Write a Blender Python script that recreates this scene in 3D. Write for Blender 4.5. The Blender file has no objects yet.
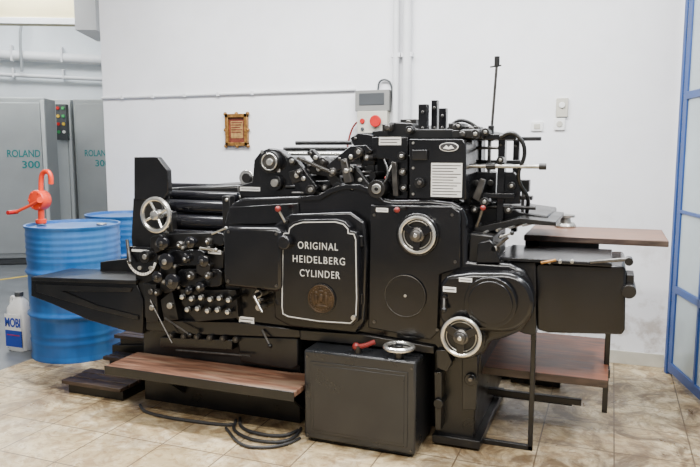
import bpy, bmesh, math, random
from math import radians as rad, sin, cos, pi
from mathutils import Vector, Matrix
random.seed(5)
FP=680.0; YAW=rad(21); PITCH=rad(7)
CAM=Vector((1.125,-2.933,1.37))
RV=Vector((cos(YAW),sin(YAW),0)); F0=Vector((-sin(YAW),cos(YAW),0)); ZV=Vector((0,0,1))
FV=F0*cos(PITCH)-ZV*sin(PITCH); UV=F0*sin(PITCH)+ZV*cos(PITCH)
def ray(px,py): return FV+RV*((px-350)/FP)+UV*((233.5-py)/FP)
def on_y(px,py,y):
    d=ray(px,py); return CAM+d*((y-CAM.y)/d.y)
def on_z(px,py,z=0.0):
    d=ray(px,py); return CAM+d*((z-CAM.z)/d.z)
def at_d(px,py,D):
    d=ray(px,py); return CAM+d*(D/d.dot(F0))
def G(px,py,y):
    p=on_y(px,py,y); return (p.x,p.z)
def mpp(px,py,y): return (on_y(px,py,y)-CAM).dot(FV)/FP

# ---------------- materials
def newmat(name):
    m=bpy.data.materials.new(name); m.use_nodes=True
    nt=m.node_tree; return m,nt,nt.nodes['Principled BSDF']
def mat(name,col,rough=.5,metal=0.,var=.25,scale=8,bump=.0,coat=0.,dust=0.,dustcol=(.25,.24,.22),emis=0,stretch=None):
    m,nt,b=newmat(name); n=nt.nodes; l=nt.links
    tc=n.new('ShaderNodeTexCoord'); mp=n.new('ShaderNodeMapping'); l.new(tc.outputs['Object'],mp.inputs[0])
    if stretch: mp.inputs['Scale'].default_value=stretch
    ns=n.new('ShaderNodeTexNoise'); ns.inputs['Scale'].default_value=scale; ns.inputs['Detail'].default_value=6
    l.new(mp.outputs[0],ns.inputs['Vector'])
    cr=n.new('ShaderNodeValToRGB'); cr.color_ramp.elements[0].position=.3; cr.color_ramp.elements[1].position=.7
    cr.color_ramp.elements[0].color=[c*(1-var) for c in col]+[1]; cr.color_ramp.elements[1].color=[min(1,c*(1+var)) for c in col]+[1]
    l.new(ns.outputs['Fac'],cr.inputs[0]); out=cr.outputs[0]
    if dust>0:
        n2=n.new('ShaderNodeTexNoise'); n2.inputs['Scale'].default_value=scale*.5; n2.inputs['Detail'].default_value=8
        l.new(mp.outputs[0],n2.inputs['Vector'])
        r2=n.new('ShaderNodeMapRange'); r2.inputs[1].default_value=.48; r2.inputs[2].default_value=.72; r2.inputs[3].default_value=0; r2.inputs[4].default_value=dust
        l.new(n2.outputs['Fac'],r2.inputs[0])
        mx=n.new('ShaderNodeMix'); mx.data_type='RGBA'; mx.inputs[7].default_value=(*dustcol,1)
        l.new(r2.outputs[0],mx.inputs[0]); l.new(out,mx.inputs[6]); out=mx.outputs[2]
    l.new(out,b.inputs['Base Color'])
    rr=n.new('ShaderNodeMapRange'); rr.inputs[3].default_value=max(.03,rough-.12); rr.inputs[4].default_value=min(1,rough+.12)
    l.new(ns.outputs['Fac'],rr.inputs[0]); l.new(rr.outputs[0],b.inputs['Roughness'])
    b.inputs['Metallic'].default_value=metal
    if bump:
        bp=n.new('ShaderNodeBump'); bp.inputs['Strength'].default_value=bump; bp.inputs['Distance'].default_value=.01
        l.new(ns.outputs['Fac'],bp.inputs['Height']); l.new(bp.outputs[0],b.inputs['Normal'])
    return m
BK=mat('black_enamel',(.0045,.0045,.0055),.20,0,.3,5,.05,dust=.10,dustcol=(.03,.028,.026))
BK2=mat('dark_iron',(.005,.005,.0055),.32,.0,.3,10,.08,dust=.35,dustcol=(.030,.024,.018))
BK3=mat('greasy_black',(.003,.003,.003),.38,0,.3,20,.1)
BKG=mat('glossy_black_roll',(.006,.006,.008),.13,0,.2,8)
ST=mat('worn_steel',(.42,.41,.38),.32,.9,.3,20)
DS=mat('oily_dark_steel',(.10,.095,.09),.33,.8,.4,25,.1)
CH=mat('polished_steel',(.66,.65,.61),.22,.9,.15,20)
GY=mat('grey_paint_dark',(.014,.015,.017),.30,0,.2,6,.02,dust=.35,dustcol=(.035,.030,.025))
WD=mat('worn_brown_board',(.135,.062,.036),.5,0,.55,5,.15,dust=.9,dustcol=(.22,.155,.105),stretch=(1.2,9,4))
WD2=mat('dark_plank',(.035,.020,.014),.5,0,.5,9,.15,stretch=(1,7,4),dust=.6,dustcol=(.10,.07,.05))
RB=mat('red_brown_board',(.27,.090,.042),.5,0,.5,5,.1,dust=.8,dustcol=(.12,.055,.032),stretch=(1.5,6,3))
TB=mat('table_board',(.20,.11,.075),.5,0,.35,8,.05,stretch=(1,6,3))
BL=mat('blue_drum_paint',(.014,.115,.38),.36,.1,.25,5,.05,dust=.7,dustcol=(.07,.21,.40),stretch=(1.6,1.6,.35))
OR=mat('orange_enamel',(.80,.045,.004),.4,0,.15,10)
RD=mat('red_plastic',(.45,.006,.006),.4,0,.15,10)
RDD=mat('dull_red',(.17,.014,.012),.42,0,.2,10)
WH=mat('white_paper',(.78,.78,.76),.7,0,.08,20)
WP=mat('white_plastic',(.8,.8,.78),.4,0,.05,8)
INK=mat('printed_ink',(.03,.03,.035),.6,0,.1,10)
LG=mat('light_grey_paint',(.44,.47,.48),.45,0,.08,3)
MG=mat('mid_grey_paint',(.27,.29,.30),.5,0,.08,3)
DG=mat('dark_grey_plastic',(.05,.055,.06),.45,0,.1,5)
BXG=mat('grey_plastic_housing',(.20,.20,.19),.5,0,.1,8)
TL=mat('teal_lettering',(.0,.17,.18),.6,0,.05,5)
BR=mat('dark_bronze',(.050,.030,.014),.5,.4,.5,30,.3)
GD=mat('gilt_frame',(.26,.125,.03),.4,.4,.5,40,.4)
PP=mat('plaque_red_brown',(.14,.03,.015),.5,0,.4,40)
PPT=mat('plaque_gold_print',(.36,.21,.07),.5,.2,.3,40)
BG=mat('beige_plastic',(.50,.48,.41),.5,0,.1,8)
DB=mat('door_blue_paint',(.012,.055,.22),.42,0,.15,6)
GL=mat('frosted_glass',(.38,.45,.47),.12,0,.2,1.5)
LB=mat('label_blue',(.015,.05,.35),.5,0,.05,5)
GRN=mat('green_button',(.03,.3,.08),.5)
YL=mat('yellow_button',(.6,.4,.03),.5)
LINE=mat('floor_tape_yellow',(.60,.42,.03),.6,0,.2,10)
SILV=mat('lettering_silver',(.60,.60,.58),.45,.1,.05,10)
WPAINT=mat('painted_plumbing',(.68,.69,.70),.5,0,.05,5)
RUB=mat('rubber_cable',(.022,.022,.023),.5,0,.2,10)
CRM=mat('cream_paint',(.66,.58,.33),.5,0,.05,4)
CEIL=mat('ceiling_paint',(.78,.79,.79),.7,0,.04,3)

def wallmat(name,col):
    m,nt,b=newmat(name); n=nt.nodes; l=nt.links
    tc=n.new('ShaderNodeTexCoord')
    a=n.new('ShaderNodeTexNoise'); a.inputs['Scale'].default_value=1.2; a.inputs['Detail'].default_value=8; l.new(tc.outputs['Object'],a.inputs['Vector'])
    cr=n.new('ShaderNodeValToRGB'); e=cr.color_ramp.elements
    e[0].position=.3; e[0].color=[c*.90 for c in col]+[1]; e[1].position=.6; e[1].color=[*col,1]
    l.new(a.outputs['Fac'],cr.inputs[0])
    s=n.new('ShaderNodeSeparateXYZ'); l.new(tc.outputs['Object'],s.inputs[0])
    g=n.new('ShaderNodeTexNoise'); g.inputs['Scale'].default_value=6; g.inputs['Detail'].default_value=12; g.inputs['Roughness'].default_value=.65; l.new(tc.outputs['Object'],g.inputs['Vector'])
    r=n.new('ShaderNodeMapRange'); r.inputs[1].default_value=.48; r.inputs[2].default_value=.64; r.inputs[4].default_value=.9; l.new(g.outputs['Fac'],r.inputs[0])
    h=n.new('ShaderNodeMapRange'); h.inputs[1].default_value=1.0; h.inputs[2].default_value=.0; h.inputs[3].default_value=.05; h.inputs[4].default_value=1; l.new(s.outputs['Z'],h.inputs[0])
    mu=n.new('ShaderNodeMath'); mu.operation='MULTIPLY'; l.new(r.outputs[0],mu.inputs[0]); l.new(h.outputs[0],mu.inputs[1])
    mx=n.new('ShaderNodeMix'); mx.data_type='RGBA'; mx.inputs[7].default_value=(.34,.28,.22,1); l.new(mu.outputs[0],mx.inputs[0]); l.new(cr.outputs[0],mx.inputs[6])
    l.new(mx.outputs[2],b.inputs['Base Color']); b.inputs['Roughness'].default_value=.75
    bp=n.new('ShaderNodeBump'); bp.inputs['Strength'].default_value=.12; bp.inputs['Distance'].default_value=.01; l.new(g.outputs['Fac'],bp.inputs['Height']); l.new(bp.outputs[0],b.inputs['Normal'])
    return m
WALL=wallmat('white_plaster',(.86,.865,.89))
WALL2=wallmat('far_plaster',(.74,.79,.82))
def tilemat():
    m,nt,b=newmat('beige_marble_tiles'); n=nt.nodes; l=nt.links
    tc=n.new('ShaderNodeTexCoord')
    def noise(sc,det,ro,dis,loc):
        mp=n.new('ShaderNodeMapping'); mp.inputs['Location'].default_value=loc; l.new(tc.outputs['Object'],mp.inputs[0])
        a=n.new('ShaderNodeTexNoise'); a.inputs['Scale'].default_value=sc; a.inputs['Detail'].default_value=det; a.inputs['Roughness'].default_value=ro; a.inputs['Distortion'].default_value=dis
        l.new(mp.outputs[0],a.inputs['Vector']); return a.outputs['Fac']
    def rng(x,a,b_,c,d):
        r=n.new('ShaderNodeMapRange'); r.inputs[1].default_value=a; r.inputs[2].default_value=b_; r.inputs[3].default_value=c; r.inputs[4].default_value=d; l.new(x,r.inputs[0]); return r.outputs[0]
    def mix(f,a,col):
        x=n.new('ShaderNodeMix'); x.data_type='RGBA'; x.inputs[7].default_value=(*col,1); l.new(f,x.inputs[0]); l.new(a,x.inputs[6]); return x.outputs[2]
    br=n.new('ShaderNodeTexBrick'); br.offset=0; br.squash=1
    mp=n.new('ShaderNodeMapping'); mp.inputs['Location'].default_value=(.13,.07,0); l.new(tc.outputs['Object'],mp.inputs[0]); l.new(mp.outputs[0],br.inputs['Vector'])
    br.inputs['Scale'].default_value=1; br.inputs['Brick Width'].default_value=.33; br.inputs['Row Height'].default_value=.33
    br.inputs['Mortar Size'].default_value=.004; br.inputs['Mortar Smooth'].default_value=.5
    br.inputs['Color1'].default_value=(.56,.44,.25,1); br.inputs['Color2'].default_value=(.43,.33,.18,1); br.inputs['Mortar'].default_value=(.2,.15,.1,1)
    c=br.outputs['Color']
    c=mix(rng(noise(3.2,10,.6,2.5,(1,2,3)),.45,.60,0,.7),c,(.66,.56,.38))
    c=mix(rng(noise(7,14,.7,3.0,(7,1,0)),.50,.58,0,.7),c,(.31,.205,.10))
    c=mix(rng(noise(28,10,.75,0,(3,8,0)),.52,.64,0,.55),c,(.22,.15,.075))
    c=mix(rng(noise(1.3,12,.72,.6,(5.3,2.2,1)),.50,.62,0,.6),c,(.19,.115,.055))
    c=mix(br.outputs['Fac'],c,(.11,.08,.05))
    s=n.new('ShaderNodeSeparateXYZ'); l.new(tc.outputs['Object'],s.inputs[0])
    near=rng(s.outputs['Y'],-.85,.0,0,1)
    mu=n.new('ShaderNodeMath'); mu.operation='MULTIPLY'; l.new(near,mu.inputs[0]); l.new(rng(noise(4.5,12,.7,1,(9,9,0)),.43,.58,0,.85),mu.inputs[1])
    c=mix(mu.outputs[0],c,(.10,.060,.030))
    l.new(c,b.inputs['Base Color'])
    l.new(rng(noise(7,8,.6,1,(0,0,0)),.3,.7,.22,.55),b.inputs['Roughness'])
    return m
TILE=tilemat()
GFL=mat('grey_screed',(.12,.13,.14),.4,0,.2,5,.05)

# ---------------- builder
WLOC={}
class P:
    def __init__(s): s.v=[];s.f=[];s.fm=[];s.mats=[]
    def mi(s,m):
        if m not in s.mats: s.mats.append(m)
        return s.mats.index(m)
    def add(s,vs,fs,m):
        o=len(s.v); s.v+= [Vector(v) for v in vs]; i=s.mi(m)
        for f in fs: s.f.append([o+k for k in f]); s.fm.append(i)
        return s
    def box(s,x0,x1,y0,y1,z0,z1,m):
        vs=[(x,y,z) for x in (x0,x1) for y in (y0,y1) for z in (z0,z1)]
        return s.add(vs,[(0,1,3,2),(4,6,7,5),(0,4,5,1),(2,3,7,6),(0,2,6,4),(1,5,7,3)],m)
    def prism(s,pts,a,b,m,ax='y'):
        n=len(pts)
        def mk(p,t):
            if ax=='y': return (p[0],t,p[1])
            if ax=='x': return (t,p[0],p[1])
            return (p[0],p[1],t)
        vs=[mk(p,a) for p in pts]+[mk(p,b) for p in pts]
        fs=[list(range(n)),list(range(2*n-1,n-1,-1))]+[(i,(i+1)%n,n+(i+1)%n,n+i) for i in range(n)]
        return s.add(vs,fs,m)
    def poly(s,px,yf,yb,m): return s.prism([G(a,b,yf) for a,b in px],yf,yb,m)
    def rect(s,x0,y0,x1,y1,yf,yb,m):
        a=G((x0+x1)/2,y0,yf)[1]; b=G((x0+x1)/2,y1,yf)[1]; cy=(y0+y1)/2
        return s.box(G(x0,cy,yf)[0],G(x1,cy,yf)[0],yf,yb,b,a,m)
    def lathe(s,prof,c,ax,m,seg=32):
        c=Vector(c); ax=Vector(ax).normalized()
        t=Vector((0,0,1)) if abs(ax.z)<.9 else Vector((1,0,0))
        u=ax.cross(t).normalized(); w=ax.cross(u)
        vs=[];fs=[];n=len(prof)
        for r,h in prof:
            for k in range(seg):
                a=2*pi*k/seg; vs.append(c+ax*h+(u*cos(a)+w*sin(a))*max(r,1e-5))
        for i in range(n-1):
            for k in range(seg): fs.append((i*seg+k,i*seg+(k+1)%seg,(i+1)*seg+(k+1)%seg,(i+1)*seg+k))
        fs.append(list(range(seg))); fs.append([(n-1)*seg+k for k in range(seg)])
        return s.add(vs,fs,m)
    def cyl(s,a,b,r,m,r2=None,seg=20):
        a=Vector(a);b=Vector(b); L=(b-a).length
        return s.lathe([(r,0),(r if r2 is None else r2,L)],a,b-a,m,seg)
    def disc(s,px,py,rp,yf,yb,m,seg=32,r2=None):
        c=on_y(px,py,yf); r=rp*mpp(px,py,yf); return s.cyl(c,(c.x,yb,c.z),r,m,r if r2 is None else r2*mpp(px,py,yf),seg)
    def gear(s,px,py,rp,yf,yb,m,teeth=24):
        c=on_y(px,py,yf); r=rp*mpp(px,py,yf); pts=[]
        for i in range(teeth*4):
            a=2*pi*i/(teeth*4); k=r if i%4<2 else r*.88; pts.append((c.x+k*cos(a),c.z+k*sin(a)))
        return s.prism(pts,yf,yb,m)
    def torus(s,c,ax,R,r,m,seg=40,sg=10,fl=1):
        c=Vector(c); ax=Vector(ax).normalized()
        t=Vector((0,0,1)) if abs(ax.z)<.9 else Vector((1,0,0))
        u=ax.cross(t).normalized(); w=ax.cross(u); vs=[];fs=[]
        for i in range(seg):
            a=2*pi*i/seg; d=u*cos(a)+w*sin(a)
            for j in range(sg):
                b=2*pi*j/sg; vs.append(c+d*(R+r*cos(b))+ax*(r*fl*sin(b)))
        for i in range(seg):
            for j in range(sg): fs.append((i*sg+j,((i+1)%seg)*sg+j,((i+1)%seg)*sg+(j+1)%sg,i*sg+(j+1)%sg))
        return s.add(vs,fs,m)
    def sphere(s,c,r,m,sc=(1,1,1),seg=16):
        vs=[];fs=[];c=Vector(c);h=seg//2
        for i in range(h+1):
            a=pi*i/h
            for k in range(seg):
                b=2*pi*k/seg; vs.append(c+Vector((r*sc[0]*max(sin(a),1e-3)*cos(b),r*sc[1]*max(sin(a),1e-3)*sin(b),r*sc[2]*cos(a))))
        for i in range(h):
            for k in range(seg): fs.append((i*seg+k,i*seg+(k+1)%seg,(i+1)*seg+(k+1)%seg,(i+1)*seg+k))
        return s.add(vs,fs,m)
    def tube(s,pts,r,m,seg=10,smooth=0):
        pts=[Vector(p) for p in pts]
        for _ in range(smooth):
            q=[pts[0]]
            for a,b in zip(pts,pts[1:]): q+= [a*.75+b*.25,a*.25+b*.75]
            pts=q+[pts[-1]]
        vs=[];fs=[];n=len(pts); t0=(pts[1]-pts[0]).normalized()
        u=t0.orthogonal().normalized()
        for i,p in enumerate(pts):
            t=((pts[min(i+1,n-1)]-pts[max(i-1,0)])).normalized()
            u=(u-t*u.dot(t)).normalized(); w=t.cross(u)
            for k in range(seg):
                a=2*pi*k/seg; vs.append(p+(u*cos(a)+w*sin(a))*r)
        for i in range(n-1):
            for k in range(seg): fs.append((i*seg+k,i*seg+(k+1)%seg,(i+1)*seg+(k+1)%seg,(i+1)*seg+k))
        fs.append(list(range(seg))); fs.append([(n-1)*seg+k for k in range(seg)])
        return s.add(vs,fs,m)
    def rod(s,a,b,r,m): return s.tube([on_y(*a),on_y(*b)],r,m)
    def band(s,pts,w,y0,y1,m):
        n=len(pts); inn=[]
        for i in range(n):
            a=Vector(pts[i-1]);b=Vector(pts[i]);c=Vector(pts[(i+1)%n])
            n1=Vector((-(b-a).y,(b-a).x)).normalized(); n2=Vector((-(c-b).y,(c-b).x)).normalized()
            mm=(n1+n2); mm=mm.normalized()/max(.5,mm.length/2)
            if s._area(pts)<0: mm=-mm
            inn.append(b+mm*w)
        vs=[(p[0],y,p[1]) for y in (y0,y1) for p in list(pts)+[tuple(q) for q in inn]]; fs=[]
        for i in range(n):
            j=(i+1)%n; fs+=[(i,j,n+j,n+i),(2*n+i,2*n+j,3*n+j,3*n+i),(i,j,2*n+j,2*n+i),(n+i,n+j,3*n+j,3*n+i)]
        return s.add(vs,fs,m)
    def _area(s,p): return sum(p[i-1][0]*p[i][1]-p[i][0]*p[i-1][1] for i in range(len(p)))
    def text(s,txt,m,x0,x1,zc,h,y,T=None,dep=.002,fat=0.,sp=1.):
        cu=bpy.data.curves.new('t','FONT'); cu.body=txt; cu.extrude=.5; cu.offset=fat; cu.space_character=sp
        o=bpy.data.objects.new('t',cu); bpy.context.collection.objects.link(o); bpy.context.view_layer.update()
        me=o.evaluated_get(bpy.context.evaluated_depsgraph_get()).to_mesh()
        vs=[v.co.copy() for v in me.vertices]; fs=[list(p.vertices) for p in me.polygons]
        xs=[v.x for v in vs]; ys=[v.y for v in vs]
        ax,bx,ay,by=min(xs),max(xs),min(ys),max(ys)
        out=[]
        for v in vs:
            p=Vector((x0+(v.x-ax)/(bx-ax)*(x1-x0), y-(v.z+.5)*dep, zc+((v.y-ay)/(by-ay)-.5)*h))
            out.append(T@p if T else p)
        bpy.data.objects.remove(o); bpy.data.curves.remove(cu)
        return s.add(out,fs,m)
    def textpx(s,txt,m,px0,px1,py,hp,y,dep=.002,sp=1.,fat=0.):
        a=G(px0,py,y);b=G(px1,py,y)
        return s.text(txt,m,a[0],b[0],(a[1]+b[1])/2,hp*mpp((px0+px1)/2,py,y),y,dep=dep,sp=sp,fat=fat)
    def done(s,name,parent=None,label=None,cat=None,bevel=.003,sharp=35,T=None,kind=None,group=None):
        if T: s.v=[T@v for v in s.v]
        mn=Vector([min(v[i] for v in s.v) for i in range(3)]); mxx=Vector([max(v[i] for v in s.v) for i in range(3)])
        c=(mn+mxx)/2
        if parent is None: c.z=mn.z
        if kind=='structure': c=Vector((0,0,0))
        me=bpy.data.meshes.new(name)
        me.from_pydata([v-c for v in s.v],[],s.f)
        for m in s.mats: me.materials.append(m)
        for p,i in zip(me.polygons,s.fm): p.material_index=i
        bm=bmesh.new(); bm.from_mesh(me); bmesh.ops.recalc_face_normals(bm,faces=bm.faces)
        bm.to_mesh(me); bm.free()
        for p in me.polygons: p.use_smooth=True
        me.set_sharp_from_angle(angle=rad(sharp))
        o=bpy.data.objects.new(name,me); bpy.context.collection.objects.link(o)
        if bevel:
            b=o.modifiers.new('bevel','BEVEL'); b.width=bevel; b.segments=2; b.limit_method='ANGLE'; b.angle_limit=rad(40); b.use_clamp_overlap=True
        WLOC[o.name]=c.copy()
        if parent: o.parent=parent; o.location=c-WLOC[parent.name]
        else: o.location=c
        if label: o['label']=label
        if cat: o['category']=cat
        if kind: o['kind']=kind
        if group: o['group']=group
        return o
def empty(name,loc,label,cat,group=None):
    o=bpy.data.objects.new(name,None); o.empty_display_size=.1; bpy.context.collection.objects.link(o)
    o.location=loc; WLOC[o.name]=Vector(loc); o['label']=label; o['category']=cat
    if group: o['group']=group
    return o

# ================= SETTING
YW=1.68
XL=on_y(105,150,YW).x
A=on_z(664,371)
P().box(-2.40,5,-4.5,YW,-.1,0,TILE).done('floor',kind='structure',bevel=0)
P().prism([(-2.40,-4.5),(-2.40,YW),(-2.39,12),(-12,12),(-12,-4.5)],-.1,0,GFL,'z').done('floor_side',kind='structure',bevel=0)
P().box(XL,A.x+.35,YW,YW+.16,0,3.3,WALL).done('wall_back',kind='structure',bevel=.004)
P().box(XL,XL+.16,YW+.16,7.0,0,3.3,WALL).done('wall_passage',kind='structure',bevel=0)
P().box(-1.0,A.x,YW-.012,YW,0,.085,BG).done('baseboard_back',kind='structure',bevel=.002)
P().box(XL,A.x+.35,-4.5,YW+.16,3.3,3.4,CEIL).done('ceiling',kind='structure',bevel=0)
def frame(px,py,D,yaw):
    o=at_d(px,py,D); return Matrix.Translation((o.x,o.y,0))@Matrix.Rotation(yaw,4,'Z')
Tw=frame(55,150,12.2,YAW+rad(14))
P().box(-3.6,1.6,0,.15,0,4.6,WALL2).done('wall_far',kind='structure',T=Tw,bevel=0)
for k,(z,r,m) in enumerate(((2.72,.035,WPAINT),(3.05,.09,WPAINT))):
    q=P(); q.cyl((-3.5,-.11,z),(1.5,-.11,z-.12),r,m)
    for i in range(6): q.box(-3+i*.8,-2.97+i*.8,-.12-r,0,z-r-.08,z+r+.01,WPAINT)
    q.done('wall_pipe',T=Tw,label='white horizontal service pipe clipped along the far plaster wall',cat='pipe',group='far wall service pipes')
q=P(); q.tube([(-.42,-.25,2.70),(-.42,-.25,3.3),(-.38,-.25,3.5),(-.38,-.25,4.5)],.022,MG,smooth=1); q.done('wall_pipe',T=Tw,label='grey vertical drop pipe on the far wall',cat='pipe')
Tb=frame(40,10,6.9,YAW+rad(4))
P().box(-1.9,.42,0,.35,2.64,3.3,CRM).box(-1.9,.42,-.02,0,2.60,2.66,CEIL).done('trim_1',T=Tb,kind='structure')
P().box(.42,.62,-.3,.4,2.50,3.3,CEIL).done('trim_2',T=Tb,kind='structure')

# ---- blue door leaf
B=on_z(697,403); d=(B-A); d.z=0; d.normalize(); angd=math.atan2(d.y,d.x)
Td=Matrix.Translation((A.x+.02,A.y-.03,0))@Matrix.Rotation(angd,4,'Z')
q=P(); L=1.5
q.box(-.018,.022,-.02,.02,0,3.25,DB); q.box(.024,.032,-.012,.012,.02,3.2,CRM); q.box(.034,.095,-.015,.015,.02,3.2,DB)
for z0,z1 in ((.03,.09),(.52,.565),(1.66,1.705),(1.0,1.02),(2.3,2.32),(3.1,3.2)): q.box(.08,L,-.018,.018,z0,z1,DB)
q.box(.44,.47,-.018,.018,.05,3.1,DB)
q.box(L-.06,L,-.02,.02,.02,3.2,DB)
q.box(.08,L-.05,-.006,.006,.06,3.1,GL)
q.done('door_1',kind='structure',T=Td,bevel=.004)
# ======== wall mounted things
q=P(); zp=G(200,95,YW)[1]
q.cyl((XL,YW-.012,zp),(G(356,90,YW)[0],YW-.012,zp),.011,WPAINT)
for i in range(5): q.box(XL+.2+i*.3,XL+.225+i*.3,YW-.026,YW,zp-.015,zp+.015,WPAINT)
q.done('wall_conduit',label='thin white horizontal conduit clipped to the plaster wall',cat='pipe')
for a,r in ((396,.022),(407,.03)):
    x=G(a,60,YW-.035)[0]
    q=P(); q.cyl((x,YW-.035,.3),(x,YW-.035,3.3),r,WPAINT)
    for z in (1.0,2.0,2.9): q.box(x-r-.01,x+r+.01,YW-.05,YW,z,z+.03,WPAINT)
    q.done('wall_pipe',label='white painted vertical pipe fixed to the plaster wall',cat='pipe',group='vertical wall pipes')
q=P(); q.tube([on_y(378,90,YW-.02),on_y(379,81,YW-.02),on_y(386,79,YW-.02),on_y(392,84,YW-.02),on_y(393,110,YW-.02)],.007,DG,smooth=2)
q.done('wall_cable',label='short grey cable looping from switch box to the wall pipe',cat='cable')
sb=empty('switch_box',(G(371,130,YW)[0],YW,G(371,134,YW)[1]),'grey wall switch box with a red emergency knob','switch box')
P().rect(355,90,389,111,YW-.06,YW,BXG).done('display_housing',sb)
P().rect(359,93,384,105,YW-.064,YW-.06,DG).done('display_panel',sb)
P().rect(357,111,387,133,YW-.07,YW,BG).done('button_box',sb)
q=P(); q.disc(375,121,6,YW-.10,YW-.085,RD); q.disc(375,121,4,YW-.085,YW-.07,YL); q.done('emergency_knob',sb,bevel=.005)
P().disc(362,121,2.6,YW-.08,YW-.07,RD).done('push_button',sb)
P().disc(362,129,1.8,YW-.08,YW-.07,DG).done('push_button',sb)
P().tube([on_y(357,122,YW-.03),on_y(352,128,YW-.03),on_y(348,142,YW-.03),on_y(344,170,YW-.03)],.007,RDD,smooth=2).done('power_cable',sb)
pl=empty('framed_plaque',(G(237,146,YW)[0],YW,G(237,146,YW)[1]),'small red-brown certificate in an ornate gilt frame hung on the wall','picture frame')
q=P()
x0,z1=G(225,114,YW-.02);x1,z0=G(248,146,YW-.02)
for a in ((x0,x1,z0,z0+.028),(x0,x1,z1-.028,z1),(x0,x0+.028,z0,z1),(x1-.028,x1,z0,z1)): q.box(a[0],a[1],YW-.03,YW,a[2],a[3],GD)
for cx,cz in ((x0,z0),(x1,z0),(x0,z1),(x1,z1),((x0+x1)/2,z1),((x0+x1)/2,z0),(x0,(z0+z1)/2),(x1,(z0+z1)/2)): q.sphere((cx,YW-.018,cz),.015,GD)
q.done('picture_surround',pl)
q=P().box(x0+.02,x1-.02,YW-.012,YW-.001,z0+.02,z1-.02,PP)
q.box(x0+.045,x1-.045,YW-.014,YW-.012,z0+.06,z1-.055,PPT)
for k in range(5):
    zz=z1-.07-k*.018; q.box(x0+.050,x1-.050-.01*(k%3),YW-.016,YW-.014,zz,zz+.008,PP)
q.done('plaque_sheet',pl,bevel=0)
q=P().rect(556,98,568,117,YW-.02,YW,BG); q.disc(562,105,3,YW-.03,YW-.02,WP); q.done('wall_socket',label='beige wall socket housing on white plaster',cat='socket')
q=P().rect(531,122,543,131,YW-.012,YW,WP); q.rect(534,124,540,129,YW-.016,YW-.012,BG); q.done('wall_switch',label='small white switch plate with grey rocker',cat='switch')
q=P().rect(554,118,565,130,YW-.015,YW,WP); q.disc(559.5,124,3,YW-.02,YW-.015,BG); q.done('wall_socket',label='small white round socket plate on the wall',cat='socket')

# ================= far cabinets
def cabinet(px,D,yaw,w,dp,h,mainm,txt,lab):
    o=at_d(px,230,D); o.z=0; T=Matrix.Translation(o)@Matrix.Rotation(yaw,4,'Z')
    e=empty('machine_cabinet',o,lab,'machine cabinet',group='grey printing unit cabinets')
    q=P().box(0,w,0,dp,.08,h,mainm); q.box(.03,w-.03,.03,dp-.03,0,.08,DG)
    q.done('cabinet_body',e,T=T,bevel=.012)
    q=P().box(.03,w-.05,-.02,0,.14,h-.06,mainm); q.done('cabinet_door',e,T=T,bevel=.008)
    q=P().box(w-.04,w,-.03,0,.12,h-.03,LG); q.done('corner_trim',e,T=T,bevel=.004)
    for t,a,b,z in txt:
        q=P(); q.text(t,TL,a,b,z,.085,-.021,T=T,fat=.015); q.done('lettering',e,bevel=0)
    return e,T
cabinet(-18,8.0,YAW+rad(8),.78,.45,1.98,MG,(('ROLAND',.34,.71,1.33),('300',.50,.70,1.20)),'tall grey machine cabinet with teal lettering')
e,T=cabinet(52,8.9,YAW+rad(3),.32,.4,2.02,LG,(),'light grey machine cabinet with a button column')
P().box(.17,.30,-.12,-.02,1.50,1.95,DG).done('control_column',e,T=T)
for k,m in enumerate((RD,GRN,YL,GRN,RD,YL,GRN,WP)):
    x=.20+.065*(k%2); z=1.90-.10*(k//2); P().cyl((x,-.135,z),(x,-.12,z),.02,m).done('push_button',e,T=T,bevel=0)
cabinet(79,8.9,YAW+rad(2),.62,.6,2.02,MG,(('ROLAND',.13,.46,1.33),('300',.26,.44,1.20)),'grey machine cabinet with teal lettering beside the wall corner')
q=P()
a=on_z(-20,283,0);b=on_z(45,274,0)
q.prism([(a.x,a.y),(b.x,b.y),(b.x,b.y+.13),(a.x,a.y+.13)],0.0005,.003,LINE,'z'); q.done('floor_marking',label='yellow tape line stuck on the grey floor',cat='floor marking',bevel=0)

# ================= barrels
def drum(c,lab,r=.285):
    c=Vector(c); e=empty('oil_drum',c,lab,'barrel',group='blue steel drums')
    h=.88
    prof=[(r-.02,.012),(r+.004,.0),(r+.006,.012),(r,.03)]
    for k in range(0,80):
        z=.04+k*.01025; rr=r
        for zz in (.30,.58): rr+=.016*math.exp(-((z-zz)/.014)**2)
        for zz in (.12,.17,.66,.70,.74,.78,.82): rr+=.004*math.exp(-((z-zz)/.010)**2)
        prof.append((rr,z))
    prof+=[(r,h-.02),(r+.008,h-.012),(r+.008,h),(r-.006,h),(r-.010,h-.018),(.01,h-.014)]
    P().lathe(prof,c,ZV,BL,56).done('drum_shell',e,bevel=0,sharp=60)
    P().cyl(c+Vector((.17,.08,h-.012)),c+Vector((.17,.08,h-.0)),.035,ST).done('bung_cap',e)
    return e
f=on_z(80,363); v=Vector((f.x-CAM.x,f.y-CAM.y,0)).normalized(); BC=f+v*.295; BC.z=0
drum(BC,'blue steel oil drum with ribbed sides and scuffed paint',.295)
bc2=on_y(124,200,1.36); drum((bc2.x,1.36,0),'blue steel drum standing against the plaster wall')
c=BC+Vector((-.10,-.06,.867))
pu=empty('hand_pump',c,'orange rotary hand pump screwed into the blue drum','hand pump')
def off(px,py,dy=0): return on_y(px,py,c.y+dy)
b0=Vector((off(41,220).x,c.y,c.z))
q=P(); q.cyl(b0,off(41,206),.020,OR); q.cyl(b0+Vector((0,0,.012)),b0+Vector((0,0,.04)),.035,OR)
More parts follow.
